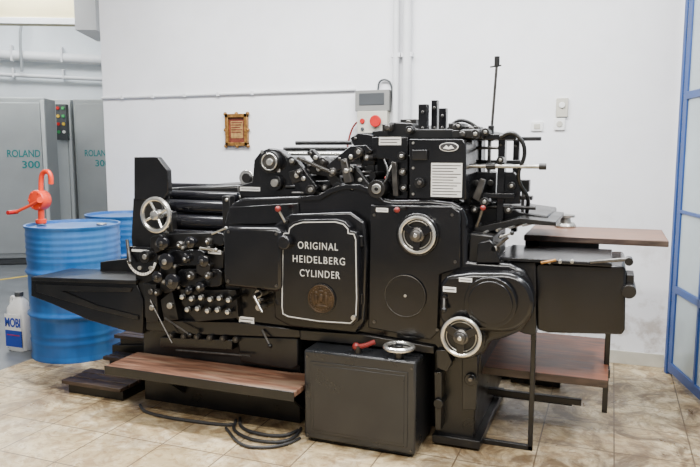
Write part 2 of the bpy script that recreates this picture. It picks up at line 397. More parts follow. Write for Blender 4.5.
q.lathe([(.02,-.045),(.062,-.04),(.068,-.03),(.068,.03),(.062,.04),(.02,.045)],off(40,200),(0,1,0),OR)
for t in range(6):
    a=t*pi/3; q.cyl(off(40,200)+Vector((.056*cos(a),-.045,.056*sin(a))),off(40,200)+Vector((.056*cos(a),-.03,.056*sin(a))),.008,OR)
q.done('pump_body',pu)
P().tube([off(41,192),off(41,178),off(43,172),off(48,171),off(51,176),off(51,184)],.016,OR,smooth=2).done('spout',pu,bevel=0)
q=P().tube([off(40,200,-.06),off(29,206,-.07),off(16,212,-.07)],.010,OR); q.cyl(off(40,200,-.08),off(40,200,-.04),.02,OR)
e_=off(15,212,-.06); q.cyl(e_+Vector((0,-.06,0)),e_+Vector((0,.02,0)),.014,RD); q.done('crank_handle',pu,bevel=0)
P().cyl(b0,b0+Vector((0,0,.012)),.03,ST).done('thread_collar',pu)
# jug
jc=on_z(20,350); jc+=Vector((-.0,.02,0))
ju=empty('plastic_jug',jc,'white plastic canister with a blue label beside the drum','jug')
def rr(w,d,z,n=24,ex=.5):
    out=[]
    for i in range(n):
        a=2*pi*i/n; ca,sa=cos(a),sin(a)
        out.append(jc+Vector((w*math.copysign(abs(ca)**ex,ca),d*math.copysign(abs(sa)**ex,sa),z)))
    return out
rings=[rr(.070,.055,0),rr(.078,.062,.01),rr(.078,.062,.27),rr(.074,.058,.30),rr(.045,.035,.35,ex=.8),rr(.024,.024,.365,ex=1),rr(.024,.024,.38,ex=1)]
vs=[v for r_ in rings for v in r_]; n=24
fs=[(i*n+k,i*n+(k+1)%n,(i+1)*n+(k+1)%n,(i+1)*n+k) for i in range(len(rings)-1) for k in range(n)]+[list(range(n)),[6*n+k for k in range(n)]]
q=P(); q.add(vs,fs,WP); q.done('jug_body',ju,bevel=0,sharp=50)
P().tube([jc+Vector((-.03,0,.345)),jc+Vector((-.06,0,.375)),jc+Vector((-.078,0,.34)),jc+Vector((-.075,0,.28))],.010,WP,smooth=2).done('jug_handle',ju,bevel=0)
P().cyl(jc+Vector((0,0,.375)),jc+Vector((0,0,.405)),.028,DG).done('screw_cap',ju)
q=P().box(jc.x-.072,jc.x+.072,jc.y-.066,jc.y-.0615,.03,.26,WH).box(jc.x-.072,jc.x+.072,jc.y-.067,jc.y-.0615,.035,.15,LB).box(jc.x-.055,jc.x+.055,jc.y-.069,jc.y-.0665,.115,.12,RD)
q.done('jug_label',ju,bevel=0)
P().text('MOBI',LB,jc.x-.068,jc.x+.068,.205,.065,jc.y-.0665,fat=.03).done('lettering',ju,bevel=0)

# ================= PRESS
pr=empty('printing_press',(-.1,.5,0),'large vintage black cast-iron cylinder printing press','printing press')
def D(q,name,**k): return q.done(name,pr,**k)
q=P(); q.poly([(143,322),(300,322),(300,427),(145,401)],.05,.20,BK2); D(q,'base_frame')
q=P(); q.poly([(146,324),(300,330),(300,424),(146,398)],.20,1.0,BK3); D(q,'base_frame')
q=P(); q.poly([(112,345),(146,345),(146,392),(112,386)],.36,.8,BK3); D(q,'base_extension')
q=P(); q.poly([(300,332),(440,350),(440,425),(300,415)],.24,.95,BK3); D(q,'inner_frame')
q=P(); q.poly([(434,345),(482,342),(480,372),(476,384),(474,436),(470,446),(436,441)],.07,.95,BK2); D(q,'support_leg',bevel=.006)
q=P().rect(432,438,480,446,.04,.8,BK2); D(q,'foot_plate')
main=[(221,232),(226,212),(232,203),(243,198),(300,196),(318,195),(330,188),(345,183.5),(360,184),(372,189),(382,198),(392,200),(430,199.5),(452,202),(463,208),(467,220),(467,262),(510,264),(524,271),(531,284),(534,300),(531,318),(522,331),(505,338),(489,342),(484,354),(470,358),(440,354),(434,347),(360,334),(300,330),(236,322),(224,300)]
q=P(); q.poly(main,0,.16,BK); D(q,'side_frame',bevel=.014)
q=P(); q.poly([(232,212),(300,204),(345,192),(380,206),(455,210),(460,268),(515,275),(515,325),(300,322),(236,312)],.16,.98,BK3); D(q,'machine_body')
q=P(); q.poly(main[:17]+main[27:],.98,1.08,BK); D(q,'side_frame')
q=P(); q.poly([(300,196.5),(318,195.5),(330,188.5),(345,184.5),(360,185),(372,190),(382,199),(384,203),(370,194),(358,189.5),(345,189),(332,193),(320,200),(300,201)],-.015,.0,BK); D(q,'edge_moulding',bevel=.002)
q=P(); q.poly([(370,205),(452,206),(460,212),(461,268),(440,275),(438,332),(430,340),(368,328)],-.02,0,BK); D(q,'cast_panel',bevel=.006)
q=P(); q.poly([(229,207),(298,203),(300,222),(262,225),(228,224)],-.012,0,BK); D(q,'cast_panel',bevel=.005)
q=P(); q.poly([(222,231),(228,227),(276,228),(281,232),(281,289),(276,292),(228,287),(223,283)],-.11,0,BK); D(q,'side_cover',bevel=.016)
q=P(); q.disc(283,243,7,-.13,-.02,BK); D(q,'cover_boss',bevel=.006)
q=P(); q.poly([(300,330),(360,334),(434,347),(434,354),(360,345),(300,340)],-.02,.2,BK2); D(q,'lower_rail',bevel=.004)
# door
dp=[(281,236),(282,231),(287,231),(288,226),(293,222),(302,219.5),(336,219),(345,221.5),(350,227),(350,231),(356,232),(358,238),(359,300),(358,321),(352,326),(320,324),(287,319),(281,316),(280,308)]
door=P().poly(dp,-.09,0,BK); door=D(door,'access_door',bevel=.004)
def scl(pts,f,c=(319,272)): return [(c[0]+(a-c[0])*f,c[1]+(b-c[1])*f) for a,b in pts]
q=P(); q.band([G(a,b,-.09) for a,b in scl(dp,.955)],.0045,-.0925,-.0895,SILV); q.done('trim_line',door,bevel=0)
for t,a,b,yy in (('ORIGINAL',298,338,246),('HEIDELBERG',293,345,260),('CYLINDER',300,340,274)):
    q=P(); q.textpx(t,SILV,a,b,yy,7.2,-.091,sp=1.2); q.done('lettering',door,bevel=0)
q=P(); q.disc(321,299,15.5,-.098,-.09,BK2); c=on_y(321,299,-.099); q.torus(c,(0,1,0),.063,.004,BR)
q.disc(321,299,13,-.101,-.097,BR)
sx,sz=c.x,c.z
for s_ in (-1,1):
    q.sphere((sx+s_*.026,-.101,sz-.002),.016,BR,(.6,.4,1.7)); q.sphere((sx+s_*.024,-.102,sz+.027),.009,BR,(1,.5,1))
q.sphere((sx,-.102,sz+.006),.015,BR,(.8,.5,1.5)); q.sphere((sx,-.102,sz+.036),.010,BR,(1.5,.5,.8)); q.sphere((sx,-.101,sz-.034),.018,BR,(1.8,.3,.5))
for i in range(24):
    a=2*pi*i/24; q.sphere((sx+.053*cos(a),-.101,sz+.053*sin(a)),.0045,BR,seg=8)
q.done('emblem',door,bevel=.001)
for yy in (242,300):
    q=P(); c=on_y(361,yy,-.05); q.cyl(c-Vector((0,0,.02)),c+Vector((0,0,.03)),.012,BK); q.done('hinge',door)
q=P(); q.disc(353,318,2.5,-.11,-.09,ST); q.done('latch_pin',door,bevel=.001)
q=P(); q.poly([(273,226),(290,214),(350,212),(364,222),(367,250),(364,322),(356,334),(290,327),(274,318)],-.045,0,BK); D(q,'door_surround',bevel=.01)
def wheel(px,py,rp,y,style,back=None,tube_r=.010):
    q=P(); c=on_y(px,py,y); R=rp*mpp(px,py,y)-tube_r
    q.torus(c,(0,1,0),R,tube_r,CH)
    w=D(q,'handwheel',bevel=0)
    q=P()
    if style=='open':
        for i in range(4):
            a=2*pi*i/4+.45; q.tube([c+Vector((0,.006,0)),c+Vector((R*cos(a),0,R*sin(a)))],.0075,CH)
        q.lathe([(.012,-.022),(.024,-.018),(.026,-.005),(.026,.03)],c,(0,1,0),CH)
    else:
        q.lathe([(R*.30,.012),(R*.97,.010),(R*.97,.022),(R*.3,.024)],c,(0,1,0),BK3,40)
        for i in range(3):
            a=2*pi*i/3+.5; u=Vector((cos(a),0,sin(a))); w_=Vector((-sin(a),0,cos(a)))
            pts=[c+u*R*.15+w_*.020,c+u*R*.98+w_*.013,c+u*R*.98-w_*.013,c+u*R*.15-w_*.020]
            q.prism([(p.x,p.z) for p in pts],y-.006,y+.012,BK)
        q.lathe([(.012,-.03),(.022,-.026),(.024,-.01),(.034,-.004),(.036,.02)],c,(0,1,0),DS,28)
        q.torus(c+Vector((0,.004,0)),(0,1,0),R*.80,.003,ST,40,6)
        q.cyl(c+Vector((0,-.033,0)),c+Vector((0,-.028,0)),.009,CH)
    if back is not None: q.cyl(c,(c.x,back,c.z),.016,ST)
    q.done('wheel_hub',w,bevel=.001)
    return w
q=P(); q.disc(417,235,22,-.035,0,BK); D(q,'wheel_boss',bevel=.006)
wheel(417,235,19.5,-.065,'dish',tube_r=.009)
q=P(); q.disc(405,296,21,-.03,-.02,BK); c=on_y(405,296,-.031); q.torus(c,(0,1,0),21*mpp(405,296,-.03),.0016,DS,48,6); q.disc(405,296,1.5,-.034,-.03,ST); D(q,'round_cover',bevel=.002)
q=P(); q.poly([(440,284),(446,276),(470,273)]+[(503+31*cos(a),303-30*sin(a)) for a in [pi/2-i*pi/14 for i in range(15)]]+[(470,331),(446,328),(439,318)],-.10,0,BK); D(q,'gear_housing',bevel=.018)
q=P(); q.disc(490,303,26,-.13,-.10,BK,48); q.disc(490,303,22,-.137,-.13,BK,48); D(q,'gear_cover',bevel=.006)
q=P(); q.disc(462,337,23,-.06,0,BK); D(q,'wheel_boss',bevel=.006)
wheel(461,337,21,-.155,'dish',back=-.05,tube_r=.009)
def plate(x0,y0,x1,y1,y,name='label_plate',m=WH,lines=3,lab=None):
    q=P().rect(x0,y0,x1,y1,y-.002,y,m); n=lines
    for i in range(n):
        yy=y0+(y1-y0)*(i+.9)/(n+.8); h=(y1-y0)/(n+.8)*.30
        q.rect(x0+1.2,yy-h/2,x1-1.2-(i%3)*(x1-x0)*.12,yy+h/2,y-.0026,y-.002,INK)
    return D(q,name,bevel=0,label=lab)
plate(239,317,254,325,-.003,lines=2,lab='small white instruction plate')
plate(443,287,456,292,-.102,lines=1)
plate(459,278,472,282,-.102,lines=1)
plate(376,208,388,212,-.022,lines=1)
for (a,b) in ((374,215),(452,215),(374,322),(437,330),(455,262),(228,232),(276,234),(276,286),(228,281)):
    q=P(); y=-.02 if a>300 else -.11; q.disc(a,b,1.5,y-.005,y,DS); D(q,'bolt',bevel=0)
def lever(a,b,r,ball=None,br=.014,base=None,name='lever',m=ST):
    q=P(); q.tube([on_y(*a),on_y(*b)],r,m)
    if base is not None: c=on_y(*a); q.cyl(c,(c.x,base,c.z),r*1.6,BK2)
    o=D(q,name,bevel=0)
    if ball: P().sphere(on_y(*b),br,ball).done('lever_knob',o,bevel=0)
    return o
lever((285,222,-.06),(278,209,-.08),.006,RDD,.015,base=.0)
lever((395,210,-.03),(397,210,-.09),.008,RDD,.013)
lever((444,298,-.12),(444,310,-.14),.006,BK2,.012,base=-.09,m=DS)
lever((477,226,-.02),(483,208,-.05),.006,RDD,.012,base=.05,m=DS)
lever((500,237,-.03),(512,233,-.05),.005,BK3,.01,base=.05)
lever((254,296,-.12),(262,312,-.13),.007,None,base=0)
q=P()
for i,yy in enumerate((294,301,308)): q.disc(258,yy,4-.5*i,-.07,.0,ST if i!=1 else DS,20)
q.disc(258,301,1.5,-.11,-.07,CH); D(q,'adjusting_screw',bevel=.001)

# ---- ink unit
q=P(); q.poly([(131,238),(133,198),(162,197),(164,232),(222,236),(224,300),(236,322),(182,322),(143,318),(136,285)],.03,.10,BK2); D(q,'ink_unit_frame',bevel=.006)
q=P(); q.poly([(150,240),(222,240),(222,318),(150,318)],.10,.95,BK3); D(q,'ink_unit_body')
for y0,y1 in ((.02,.06),(.90,.94)):
    q=P(); q.poly([(134,157),(157,157),(167,170),(168,192),(163,200),(134,200)],y0,y1,BK); D(q,'ink_fountain_cheek',bevel=.004)
for i,(a,b,c_,r,y0) in enumerate(((164,195,240,.026,.18),(167,206,236,.038,.13),(164,221,228,.040,.08),(170,232,224,.018,.04))):
    q=P(); p0=on_y(a,b,y0);p1=on_y(c_,b-2,y0); p1.z=p0.z; L_=(p1-p0).length
    q.lathe([(r*.6,0),(r,.008),(r,L_-.008),(r*.6,L_)],p0,p1-p0,BKG,32)
    q.cyl(p0-Vector((.02,0,0)),p0,.012,ST); q.cyl(p1,p1+Vector((.03,0,0)),.012,ST); D(q,'ink_roller',bevel=0)
q=P(); q.poly([(163,188),(240,184),(242,206),(228,232),(166,234)],.24,.92,BK2); D(q,'ink_hood',bevel=.02)
for i in range(4):
    y=.32+i*.15; q=P(); p0=on_y(168,187,y); p1=on_y(238,184,y); p1.z=p0.z; q.cyl(p0,p1,.024,BKG,seg=24); D(q,'ink_roller',bevel=.003)
for a,b,c_,d_,y in ((222,196,230,230,.02),(166,212,172,232,.0)):
    q=P(); q.rect(a,b,c_,d_,y,y+.05,BK2); q.disc((a+c_)/2,b+4,2,y-.012,y,ST,14); D(q,'roller_socket',bevel=.005)
for k,(a,b,c_,d_,y,m) in enumerate(((164,234,222,247,-.02,BK2),(168,250,205,266,-.045,BK),(205,248,224,270,-.03,BK2),(160,264,176,292,-.03,BK2),(178,269,222,287,-.055,BK),(212,232,226,246,-.06,BK),(150,236,164,252,-.02,BK2),(196,262,210,276,-.07,BK2))):
    q=P(); j=1.5*((k%3)-1); q.poly([(a,b+2),(a+3,b),(c_-4,b+j),(c_,b+3+j),(c_-1,d_-2),(c_-5,d_),(a+5,d_-j),(a,d_-3)],y,.04,m); D(q,'roller_bracket',bevel=.004)
q=P(); q.poly([(180,289),(236,290),(238,318),(196,322),(182,304)],-.03,.04,BK2); D(q,'ink_key_plate',bevel=.003)
def knob(px,py,rp,y,m,cap):
    q=P(); c=on_y(px,py,.03); r=rp*mpp(px,py,y); L_=.03-y
    q.lathe([(r*.5,0),(r*.5,L_-.03),(r*.9,L_-.028),(r,L_-.02),(r,L_-.006),(r*.8,L_),(r*.3,L_+.003)],c,(0,-1,0),m,28)
    q.lathe([(r*.34,L_+.001),(r*.34,L_+.008),(r*.2,L_+.011)],c,(0,-1,0),cap,16)
    D(q,'control_knob',bevel=0)
for a,b,r,y,m,cap in ((173,241,7,-.07,BKG,DS),(189,243,4,-.06,DS,CH),(201,240,6,-.08,BKG,DS),(180,258,8.5,-.10,BKG,ST),(196,256,5,-.07,BKG,ST),(214,258,6.5,-.08,BKG,DS),(168,274,6,-.07,BKG,DS),(187,277,8,-.11,BKG,DS),(204,272,5,-.10,BK2,CH),(212,283,5.5,-.09,BKG,ST),(220,272,4,-.09,DS,CH),(168,289,4,-.07,BK2,ST),(219,239,3.5,-.08,DS,CH),(200,287,4.5,-.08,BKG,DS)):
    knob(a,b,r,y,m,cap)
for a,b,r,y in ((182,248,2.6,-.05),(208,248,3,-.06),(174,267,2.6,-.06),(160,258,3,-.04),(157,244,3,-.04),(163,282,2.6,-.05),(178,287,2.6,-.05)):
    q=P(); q.disc(a,b,r,y,.03,DS,20); q.disc(a,b,r*.6,y-.012,y,ST,6); D(q,'adjusting_screw',bevel=.001)
for a,b,c_,d_,r,m in ((200,248,216,250,.006,ST),(212,234,226,228,.005,ST)):
    q=P(); q.rod((a,b,-.07),(c_,d_,-.08),r,m); q.sphere(on_y(c_,d_,-.08),r*1.7,m); D(q,'clamp_bar',bevel=0)
for i,(a,b) in enumerate([(185+9.2*k,296+.3*k+1.5*(k%2)) for k in range(6)]+[(190+10*k,308.5+.6*k-1.5*(k%2)) for k in range(5)]):
    q=P(); dy=.008*((i*7)%4); c=on_y(a,b,-.045-dy); q.cyl((c.x,.0,c.z),c,.011,BK2,seg=16); q.lathe([(.014,0),(.018,.004),(.018,.018),(.013,.022)],c,(0,-1,0),BK3,18); q.lathe([(.011,0),(.012,.008),(.004,.012)],c-Vector((0,.022,0)),(0,-1,0),CH,16)
    D(q,'ink_key',bevel=0)
plate(208,250,221,254,-.035,lines=1)
wheel(156,215,18.5,-.09,'open',back=.03,tube_r=.012)
q=P(); c=on_y(144,257,.0)
q.prism([(c.x+.10*cos(a),c.z+.10*sin(a)) for a in [pi*(.95+1.1*i/16) for i in range(17)]]+[(c.x+.08,c.z+.055),(c.x-.08,c.z+.055)],-.02,.03,BK); dl=D(q,'scale_quadrant',bevel=.003)
q=P(); A0=[pi*(1.08+.84*i/14) for i in range(15)]
q.prism([(c.x+.096*cos(a),c.z+.096*sin(a)) for a in A0]+[(c.x+.083*cos(a),c.z+.083*sin(a)) for a in A0[::-1]],-.0225,-.02,WP)
for a in A0[1:-1]: q.tube([Vector((c.x+.084*cos(a),-.023,c.z+.084*sin(a))),Vector((c.x+.095*cos(a),-.023,c.z+.095*sin(a)))],.0010,INK,seg=4)
q.box(c.x-.06,c.x+.05,-.0225,-.02,c.z+.03,c.z+.042,WP); q.done('scale_marks',dl,bevel=0)
q=P(); q.disc(144,257,6,-.05,-.02,BK2); q.disc(144,257,2.5,-.06,-.05,ST); q.disc(139,268,2,-.03,-.02,ST);q.disc(150,268,2,-.03,-.02,ST); q.done('dial_hub',dl,bevel=.001)
lever((150,300,-.03),(172,343,-.06),.0035,None,m=DS)
lever((165,318,-.04),(190,335,-.06),.005,BK3,.014,m=DS)
lever((127,240,-.01),(130,262,-.05),.009,BK3,.012,m=DS)
q=P(); q.poly([(143,283),(156,285),(158,322),(146,322)],-.03,.05,BK2); q.disc(150,292,3,-.045,-.03,DS,16); q.disc(151,308,3,-.045,-.03,ST,16); D(q,'bracket',bevel=.004)
q=P(); q.poly([(160,300),(172,290),(178,320),(164,322)],-.02,.05,BK2); q.disc(169,306,3.4,-.04,-.02,ST,16); D(q,'bracket',bevel=.004)
# delivery tray
q=P(); q.poly([(31,279),(136,283),(143,300),(143,334),(122,330),(88,320),(52,304),(31,296)],.02,.05,BK); dt=D(q,'delivery_tray',bevel=.004)
q=P(); q.poly([(36,284),(132,288),(130,292),(62,291),(98,306),(138,316),(138,320),(96,310),(50,296),(36,292)],.012,.02,BK2); q.done('pressed_flange',dt,bevel=.002)
q=P(); q.poly([(33,284),(136,288),(140,328),(90,315),(50,300),(33,293)],.05,.28,BK3); D(q,'delivery_floor')
q=P(); q.poly([(31,279),(136,283),(143,300),(143,334),(122,330),(88,320),(52,304),(31,296)],.28,.30,BK); D(q,'delivery_tray',bevel=.004)
q=P(); q.poly([(31,277),(136,280.5),(136,284),(31,281)],.0,.31,BK2); D(q,'delivery_rail',bevel=.002)
q=P(); q.poly([(100,262),(134,258),(136,282),(100,281)],.25,.30,BK2); D(q,'delivery_bracket',bevel=.004)
# lower left mechanics
q=P(); q.poly([(146,320),(236,322),(300,330),(300,338),(180,334),(146,330)],-.01,.05,BK); D(q,'lower_rail',bevel=.004)
q=P(); q.poly([(237,336),(298,338),(298,366),(292,370),(240,362)],-.0,.06,BK2); D(q,'lower_cover',bevel=.008)
q=P(); q.poly([(160,337),(232,340),(232,350),(160,347)],.0,.06,BK); D(q,'lower_rail',bevel=.004)
for i in range(6):
    q=P(); q.disc(170+i*13,336+i*.8,3.2,-.03,.05,BK2,16); q.disc(170+i*13,336+i*.8,1.4,-.035,-.03,DS,12); D(q,'bolt',bevel=.001)
lever((176,350,-.02),(250,356,-.03),.005,None,m=DS)
lever((262,330,-.02),(270,346,-.05),.006,BK3,.012,m=DS)
# footboard
gx0=on_z(303,443,0).x; gx1=on_z(416,458,0).x
yf=-.22; fz=G(200,379,yf)[1]; xa=on_y(105,371,yf).x; xb=min(on_y(302,390,yf).x,gx0-.012)
q=P(); q.box(xa,xb,yf,.04,fz-.028,fz,WD); fb=D(q,'footboard',bevel=.004)
P().box(xa,xb,yf-.006,yf,fz-.045,fz+.002,BK2).done('edge_strip',fb)
for xx in (xa+.28,xb-.08): P().prism([(-.18,fz-.028),(.05,fz-.028),(.05,fz-.2)],xx,xx+.02,BK2,'x').done('board_bracket',fb)
for i,(x0,x1,y0,y1,z) in enumerate(((-1.74,-1.33,-.04,.20,.075),(-1.66,-1.33,.21,.34,.15),(-1.70,-1.33,.36,.52,.24))):
    q=P(); n_=3; w_=(y1-y0)/n_
    for k in range(n_): q.box(x0+.01*(k%2),x1,y0+k*w_,y0+(k+1)*w_-.008,z-.022,z,WD2)
    q.box(x0+.03,x1,y0+.02,y1-.01,0,z-.022,BK3); D(q,'step_slats')

# ---- pump cabinet (own thing)
yb=-.14; x0=gx0; x1=gx1; zt=G(360,356,yb)[1]
un=empty('pump_cabinet',((x0+x1)/2,0,0),'dark grey sheet-metal cabinet on the tiles in front of the press','metal cabinet')
q=P().box(x0,x1,yb,yb+.29,.02,zt,GY); q.box(x0+.02,x1-.02,yb+.02,yb+.27,0,.02,BK3); q.done('cabinet_body',un,bevel=.024)
q=P().box(x0+.035,x1-.035,yb-.004,yb,.055,zt-.05,GY); q.box(x0+.05,x1-.05,yb-.0065,yb-.004,.07,zt-.065,GY); q.done('front_panel',un,bevel=.002)
for a,b in ((x0+.018,.04),(x1-.018,.04),(x0+.018,zt-.03),(x1-.018,zt-.03)):
    P().cyl((a,yb-.004,b),(a,yb,b),.005,DS).done('panel_screw',un,bevel=0)
wc=on_z(399,347,zt+.05)
q=P(); q.torus(wc,ZV,.062,.011,CH); w=q.done('valve_wheel',un,bevel=0)
q=P(); q.cyl((wc.x,wc.y,zt),(wc.x,wc.y,wc.z+.01),.02,BK2)
for i in range(3):
    a=i*2*pi/3; q.tube([wc,wc+Vector((.062*cos(a),.062*sin(a),0))],.007,DS)
q.done('wheel_hub',w)
c=on_z(358,353,zt)
q=P(); q.cyl(c,c+Vector((0,0,.035)),.016,BK2); q.tube([c+Vector((-.01,0,.03)),c+Vector((.03,-.0,.036)),c+Vector((.075,.02,.055))],.011,RDD,smooth=1); q.sphere(c+Vector((-.01,0,.03)),.018,RDD); q.done('valve_lever',un,bevel=0)

# ============ feeder superstructure (left linkage)
br_=[(238,186),(252,182),(254,160),(260,152),(268,148),(280,150),(290,158),(294,172),(302,196),(240,198)]
q=P(); q.poly(br_,.10,.16,BK); D(q,'feeder_bracket',bevel=.006)
q=P(); q.poly(br_,.84,.9,BK); D(q,'feeder_bracket',bevel=.006)
q=P(); q.disc(269,162,11,.06,.10,BK2); q.disc(269,162,8.5,.045,.06,DS); q.torus(on_y(269,162,.044),(0,1,0),.04,.004,CH,32,8); q.disc(269,162,3.5,.03,.045,CH); D(q,'feeder_pulley',bevel=.002)
q=P(); q.disc(274,183,8,.07,.10,BK,28); q.disc(274,183,4,.055,.07,ST); D(q,'feeder_gear',bevel=.001)
q=P(); q.disc(246,178,8,.30,.36,CH); q.disc(246,178,5,.28,.30,BK2); D(q,'feeder_pulley',bevel=.002)
plate(270,169,280,172,.098,lines=1); plate(240,187,260,191,.098,lines=1)
q=P(); q.poly([(292,166),(330,157),(374,154),(376,198),(298,198)],.38,.86,BK3); D(q,'feeder_body',bevel=.01)
q=P(); q.poly([(286,180),(320,174),(346,178),(374,174),(376,197),(292,198)],.14,.38,BK2); D(q,'linkage_carrier',bevel=.01)
for a,b,c_,y,r,m in ((284,149,374,.30,.011,BK2),(284,154,372,.22,.009,CH),(296,143,352,.6,.012,BK2),(286,187,372,.10,.010,BK2),(292,193,372,.06,.007,DS),(300,172,372,.12,.009,DS)):
    q=P(); p0=on_y(a,b,y); p1=on_y(c_,b,y); p1.z=p0.z; q.cyl(p0,p1,r,m); D(q,'guide_rod',bevel=0)
for a,b,r,m in ((262,152,.010,CH),(300,178,.02,BK2),(340,170,.024,BK2),(372,176,.018,BK2)):
    q=P(); c=on_y(a,b,.10); q.cyl(c,(c.x,.9,c.z),r,m); D(q,'cross_shaft',bevel=0)
arms=[([(286,160),(294,156),(318,188),(312,196),(304,194)],.03,BK),([(318,160),(326,156),(344,188),(336,194)],.06,BK2),([(326,166),(350,146),(366,145),(372,151),(354,160),(334,174)],.02,BK),([(346,170),(354,165),(374,190),(364,195)],.05,BK2),([(350,138),(358,133),(373,135),(375,165),(362,166)],.10,BK),([(294,182),(332,180),(336,196),(296,197)],.09,BK),([(300,166),(314,160),(334,168),(330,178),(312,174)],.11,BK2),([(306,152),(312,149),(324,162),(318,168)],.04,BK2),([(340,160),(346,158),(352,182),(344,184)],.0,DS),([(288,172),(300,168),(304,180),(292,184)],.02,BK2)]
for i,(pl_,y,m) in enumerate(arms):
    q=P(); q.poly(pl_,y,y+.035,m); cx=sum(p[0] for p in pl_)/len(pl_); cy=sum(p[1] for p in pl_)/len(pl_); q.disc(cx,cy,2.4,y-.012,y,ST,14)
    q.disc((pl_[0][0]+pl_[1][0])/2+1,(pl_[0][1]+pl_[1][1])/2+3,1.7,y-.01,y,DS,12); D(q,'swing_arm',bevel=.004)
for i,(a,b,r,y,m,cap) in enumerate(((310,190,5,.01,BK2,ST),(338,188,5.5,.02,BK,DS),(358,152,4.5,.0,BK2,CH),(291,161,4.5,.01,BK,ST),(322,162,4.5,.03,BK2,DS),(364,190,5,.02,BK2,DS),(332,172,4,.0,DS,ST),(350,170,4,.02,BK,ST),(324,188,3.2,.02,BK2,ST),(352,188,3.4,.0,DS,CH),(366,158,3,.0,DS,ST),(298,172,2.6,.0,DS,CH))):
    q=P(); q.disc(a,b,r,y,.14,m,24); q.disc(a,b,r*.5,y-.014,y,cap,16); D(q,'cam_roller',bevel=.0015)
q=P(); p0=on_y(298,158,.0);p1=on_y(330,172,.0); n_=int((p1-p0).length/.010)
q.tube([p0,p1],.004,DS)
for i in range(n_): q.torus(p0.lerp(p1,i/n_),(p1-p0),.008,.0025,DS,12,6)
D(q,'tension_spring',bevel=0)
q=P(); q.tube([on_y(*p) for p in ((366,190,.02),(384,186,.0),(389,172,.02),(384,160,.05))],.006,BK3,smooth=3); D(q,'oil_hose',bevel=0)
q=P(); q.disc(376,189,9,-.02,.10,BK2); q.disc(376,189,5,-.03,-.02,ST); q.disc(376,189,2,-.035,-.03,BK3); D(q,'shaft_end',bevel=.002)
# tower
q=P(); q.poly([(372,137),(408,137),(408,199),(395,199),(388,180),(388,160),(372,158)],.06,.12,BK); D(q,'feeder_panel',bevel=.004)
q=P(); q.poly([(374,139),(462,139),(462,198),(380,198)],.26,.90,BK3); D(q,'feeder_body')
plate(379,137,401,145,.058,lines=2,lab='white warning plate')
q=P(); q.poly([(409,139),(463,139),(466,145),(466,200),(409,199)],.02,.26,BK); D(q,'feeder_head',bevel=.005)
q=P(); c=on_y(449,147,.018); EL=[2*pi*i/28 for i in range(28)]
q.prism([(c.x+.042*cos(a),c.z+.020*sin(a)) for a in EL],.012,.02,WH); q.prism([(c.x+.038*cos(a),c.z+.017*sin(a)) for a in EL],.010,.012,INK)
q.prism([(c.x-.025,c.z-.006),(c.x-.010,c.z+.008),(c.x,c.z-.002),(c.x+.010,c.z+.008),(c.x+.025,c.z-.006),(c.x,c.z-.010)],.0085,.010,WH)
D(q,'oval_badge',bevel=0)
plate(431,163,462,197,.018,lines=11,lab='white printed instruction sheet',name='instruction_sheet')
for a,b in ((413,143),(413,194),(413,168)):
    q=P(); q.disc(a,b,1.3,.012,.02,ST,12); D(q,'bolt',bevel=0)
q=P(); q.rect(412,150,427,160,.0,.02,BK2); D(q,'junction_cover',bevel=.003)
q=P(); q.disc(419,183,5,-.01,.02,BK2); q.disc(419,183,2,-.03,-.01,DS); D(q,'adjusting_screw',bevel=.001)
for i,(x,y1_,w) in enumerate(((401,156,5),(402,172,4.5),(403,188,5))):
    q=P(); q.disc(x,y1_,w*.8,.03,.06,DS if i%2 else BK2,16); q.disc(x,y1_,w*.35,.01,.03,CH,12); D(q,'adjusting_screw',bevel=.001)
q=P(); q.poly([(391,162),(396,162),(398,196),(393,196)],.02,.05,DS); D(q,'slide_bar',bevel=.002)
lever((392,165,.05),(386,178,.02),.005,RDD,.009)
# top
q=P(); q.poly([(372,131),(398,129),(398,139),(372,139)],.15,.5,BK2); D(q,'top_casting',bevel=.004)
q=P(); q.poly([(386,125),(390,122),(412,123),(416,129),(480,129),(484,133),(482,139),(388,139)],.10,.8,BK2); D(q,'top_casting',bevel=.006)
for a,b,c_,d_,y in ((418,104,427,136,.18),(431,100,437,136,.26),(438,108,446,136,.42)):
    q=P(); q.rect(a,b,c_,d_,y,y+.04,BK); q.disc((a+c_)/2,b+8,1.6,y-.008,y,DS,12); q.disc((a+c_)/2,d_-8,1.6,y-.008,y,DS,12); D(q,'top_post',bevel=.003)
for i,(a,b,c_,d_) in enumerate(((448,123,462,131),(464,126,478,133),(400,119,416,127),(452,130,472,138),(382,124,392,131))):
    q=P(); y=.12+.05*i if i<3 else .07; q.rect(a,b,c_,d_,y,y+.14,BK2); q.disc((a+c_)/2,(b+d_)/2,3,y-.02,y,DS,14); D(q,'sucker_block',bevel=.004)
q=P(); q.tube([on_y(*p) for p in ((447,131,.2),(456,120,.2),(468,121,.2),(480,130,.2))],.008,BK3,smooth=3); D(q,'air_hose',bevel=0)
for a,b,r,y in ((409,130,4,.06),(475,134,4.5,.06),(458,126,3.5,.08),(485,132,4,.1)):
    q=P(); q.disc(a,b,r,y,y+.08,BK2,20); q.disc(a,b,r*.45,y-.015,y,ST,12); D(q,'cam_roller',bevel=.002)
q=P(); q.tube([on_y(491,138,.2),on_y(497,62,.2)],.006,DS); tr=D(q,'upright_rod',bevel=0)
q=P(); c=on_y(497,61,.2); q.cyl(c-Vector((0,0,.025)),c+Vector((0,0,.02)),.012,BK3); q.tube([c+Vector((-.03,0,-.025)),c+Vector((.02,0,-.02))],.004,BK3); q.done('rod_clamp',tr,bevel=.001)
q=P(); c=on_y(491,130,.2); q.cyl(c-Vector((0,0,.05)),c+Vector((0,0,.02)),.014,BK2); q.done('rod_socket',tr)
